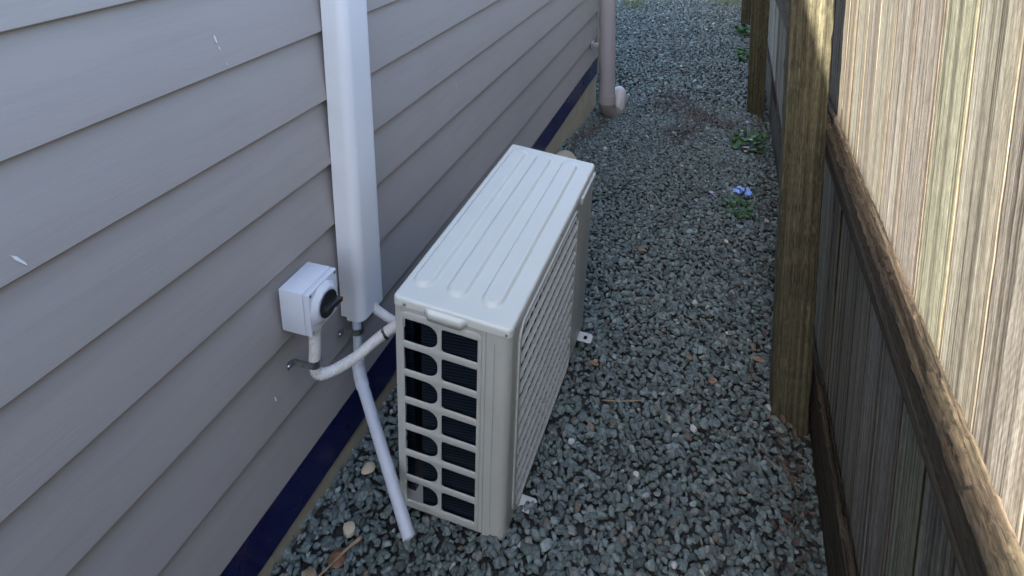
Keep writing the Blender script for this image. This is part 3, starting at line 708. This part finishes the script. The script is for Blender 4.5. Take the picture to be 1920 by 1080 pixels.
weed('flowering_weed', 1.045, 3.80, .105, .16, .075, 90, .024, 'leafy green weed with small pink flowers growing against the fence', 'weed', ((-.02, .14, .09), (-.05, -.03, .10), (.0, -.10, .08), (-.035, -.17, .06), (-.03, -.19, .045), (-.02, -.18, .065)), 4)
weed('weed', .985, 2.93, .075, .10, .045, 60, .015, 'small dark weed under the pale blue flower beside the fence', 'weed', ((-.13, .07, .03),), 5)
weed('weed', 1.02, 5.75, .07, .22, .09, 60, .026, 'green weed at the foot of the fence just in front of the far post', 'weed', (), 6)
weed('weed', 1.00, 6.65, .08, .22, .10, 60, .028, 'green weed at the foot of the fence beside the farthest post', 'weed', (), 8)
# pale blue crumpled flower head
bm = bmesh.new(); rnd = random.Random(3); cz = gzf(.985, 3.12)+.03
for k in range(11):
    leafshape(bm, (.955+.075*rnd.random(), 3.03+.05*rnd.random(), cz+.02*rnd.random()), .017*rnd.uniform(.7, 1.2), rnd.uniform(0, 6), rnd.gauss(0, .5), .7, rnd, True)
tag(center(obj('blue_flower', bm, blue_mat, smooth=True)), 'pale blue crumpled flower head lying on the small dark weed', 'flower')
# tufts of grass at the far end
def tuft(x, y, rx, ry, n, h, label, seed, kind=None, cat='grass', nm='grass_tuft', mt=grass_mat):
    rnd = random.Random(seed); bm = bmesh.new()
    for k in range(n):
        px, py = x+rnd.gauss(0, rx), y+rnd.gauss(0, ry); z = gzf(min(px, 1.1), py); a = rnd.uniform(0, 6.28); hh = h*rnd.uniform(.4, 1.2); b_ = rnd.uniform(.1, .7)*hh; wd = .0022
        d = Vector((math.cos(a), math.sin(a), 0)); s = Vector((-d.y, d.x, 0))*wd; p = Vector((px, py, z)); q = p+d*b_*.4+Vector((0, 0, hh*.6)); r = p+d*b_+Vector((0, 0, hh))
        v = [bm.verts.new(c) for c in (p-s, p+s, q+s*.7, q-s*.7, r)]; bm.faces.new(v[:4]); bm.faces.new((v[3], v[2], v[4]))
    return tag(center(obj(nm, bm, mt)), label, cat, kind=kind)
tuft(-.24, 7.75, .09, .10, 260, .07, 'small grass tuft in the gravel at the far left end of the path', 11, 'stuff')
tuft(.95, 8.35, .22, .22, 1800, .06, 'patch of sunlit grass across the far right end of the path', 12, 'stuff', nm='grass_patch')
tuft(-.2, 8.9, 1.2, .25, 2500, .07, 'rough grass growing along the far edge of the gravel', 13, 'stuff', nm='grass_verge')
# leaf litter: nobody could count it
bm = bmesh.new(); rnd = random.Random(9)
for cx_, cy_, sx, sy, n in ((.52, 4.40, .09, .12, 170), (.72, 4.2, .06, .10, 200), (.66, 3.85, .06, .10, 110), (.90, 4.08, .06, .04, 90), (.07, 3.75, .05, .35, 160), (.06, 3.0, .03, .3, 50), (1.12, 1.5, .03, .25, 60), (1.10, 2.2, .05, .4, 45), (1.09, 4.3, .05, .08, 30), (.90, 7.4, .2, .3, 120), (.45, 1.75, .05, .15, 12)):
    for k in range(n):
        x, y = rnd.gauss(cx_, sx), rnd.gauss(cy_, sy)
        if x < .02 or x > 1.15: continue
        if .18 < x < .5 and 1.1 < y < 1.95: continue
        leafshape(bm, (x, y, gzf(x, y)+.020+.010*rnd.random()), rnd.uniform(.006, .016), rnd.uniform(0, 6.28), rnd.gauss(0, .4), .6, rnd)
tag(obj('leaf_litter', bm, leaf2_mat), 'dark brown scraps of dead leaf scattered over the gravel', 'leaf litter', kind='stuff')
bm = bmesh.new()
for k in range(70):
    x, y = rnd.uniform(.03, 1.15), rnd.uniform(.8, 4.2)
    if .15 < x < .52 and 1.05 < y < 1.95: continue
    a = rnd.uniform(0, 6.28); L = rnd.uniform(.01, .035); d = Vector((math.cos(a), math.sin(a), rnd.uniform(-.2, .2)))*L; p = Vector((x, y, gzf(x, y)+.02)); tube(bm, [p-d, p+Vector((0, 0, .002)), p+d], .0008, 5)
tag(obj('fine_straw', bm, twig_mat), 'fine dry stalks scattered over the gravel', 'straw', kind='stuff')
def leaf(x, y, s, yaw, label, m=leaf_mat, seed=1, tilt=.25):
    bm = bmesh.new(); leafshape(bm, (x, y, gzf(x, y)+.024), s, yaw, tilt, .5, random.Random(seed)); return tag(center(obj('dry_leaf', bm, m, smooth=True)), label, 'leaf', 'dry leaves on the gravel')
LEAF = [(.60, 2.42, .020, .5, 'orange brown leaf on the gravel beside the far end of the air conditioner'), (.905, 1.79, .021, 1.3, 'tan leaf on open gravel level with the timber post'), (.83, 1.86, .014, 2.2, 'small brown leaf left of the tan leaf near the post'),
        (.545, 1.73, .018, .2, 'reddish leaf just right of the far mounting foot'), (1.04, 1.92, .022, 2.6, 'brown leaf against the left side of the near post')]
for k, a in enumerate(LEAF): leaf(*a, seed=k+20)
def stone_obj(c, r, m, label, seed, sq, nm='stone', group=None): return lump(nm, (c[0], c[1], gzf(c[0], c[1])+.02), r, m, label, 'stone', seed, sq, group, 2, .14)
stone_obj((.060, 1.185), .017, cream_mat, 'flat cream coloured stone beside the foundation left of the drain pipe', 31, (1.1, 1.0, .55))
stone_obj((.115, .965), .020, brown_mat, 'rusty brown knobbly stone at the bottom edge of the path', 32, (1, 1.1, .7))
stone_obj((.105, 1.03), .015, cream_mat, 'tan rounded stone behind the rusty brown stone', 33, (1.2, 1, .7))
stone_obj((.085, .905), .017, twig_mat, 'grey brown stone in the corner by the navy strip', 34, (1.2, 1, .7))
for i, (x, y, r, lab) in enumerate(((.545, 1.445, .010, 'white pebble beside the base of the slatted front'), (.73, 1.40, .009, 'white pebble on open gravel right of the air conditioner'), (.86, 1.60, .011, 'white pebble midway between the air conditioner and the post'), (.845, 1.20, .008, 'small white pebble near the bottom of the path'), (.93, 2.60, .010, 'white pebble on the gravel short of the pale blue flower'), (.72, 6.9, .014, 'white pebble far down the path'), (.52, 5.3, .011, 'white pebble beyond the brown leaf litter'))):
    stone_obj((x, y), r, white_mat, lab, 50+i, (1, .8, .7), 'pebble', 'white pebbles in the gravel')
def twig(pts_, r, label, seed=1):
    bm = bmesh.new(); tube(bm, [(x, y, gzf(x, y)+z_) for x, y, z_ in pts_], r, 8, res=5); tag(center(obj('twig', bm, twig_mat, smooth=True)), label, 'twig', 'dry twigs on the gravel')
twig([(.085, .86, .03), (.115, .93, .035), (.13, .985, .032), (.142, 1.02, .028)], lambda t: .0022+.0035*t**3, 'pale twig with a thicker end lying in front of the drain pipe')
twig([(.60, 1.60, .026), (.66, 1.615, .028), (.71, 1.64, .024)], lambda t: .0014, 'thin dry twig on the gravel right of the slatted front')
twig([(1.01, 2.88, .03), (1.045, 2.93, .05), (1.05, 3.02, .04)], lambda t: .0012, 'thin curved stalk beside the small dark weed')
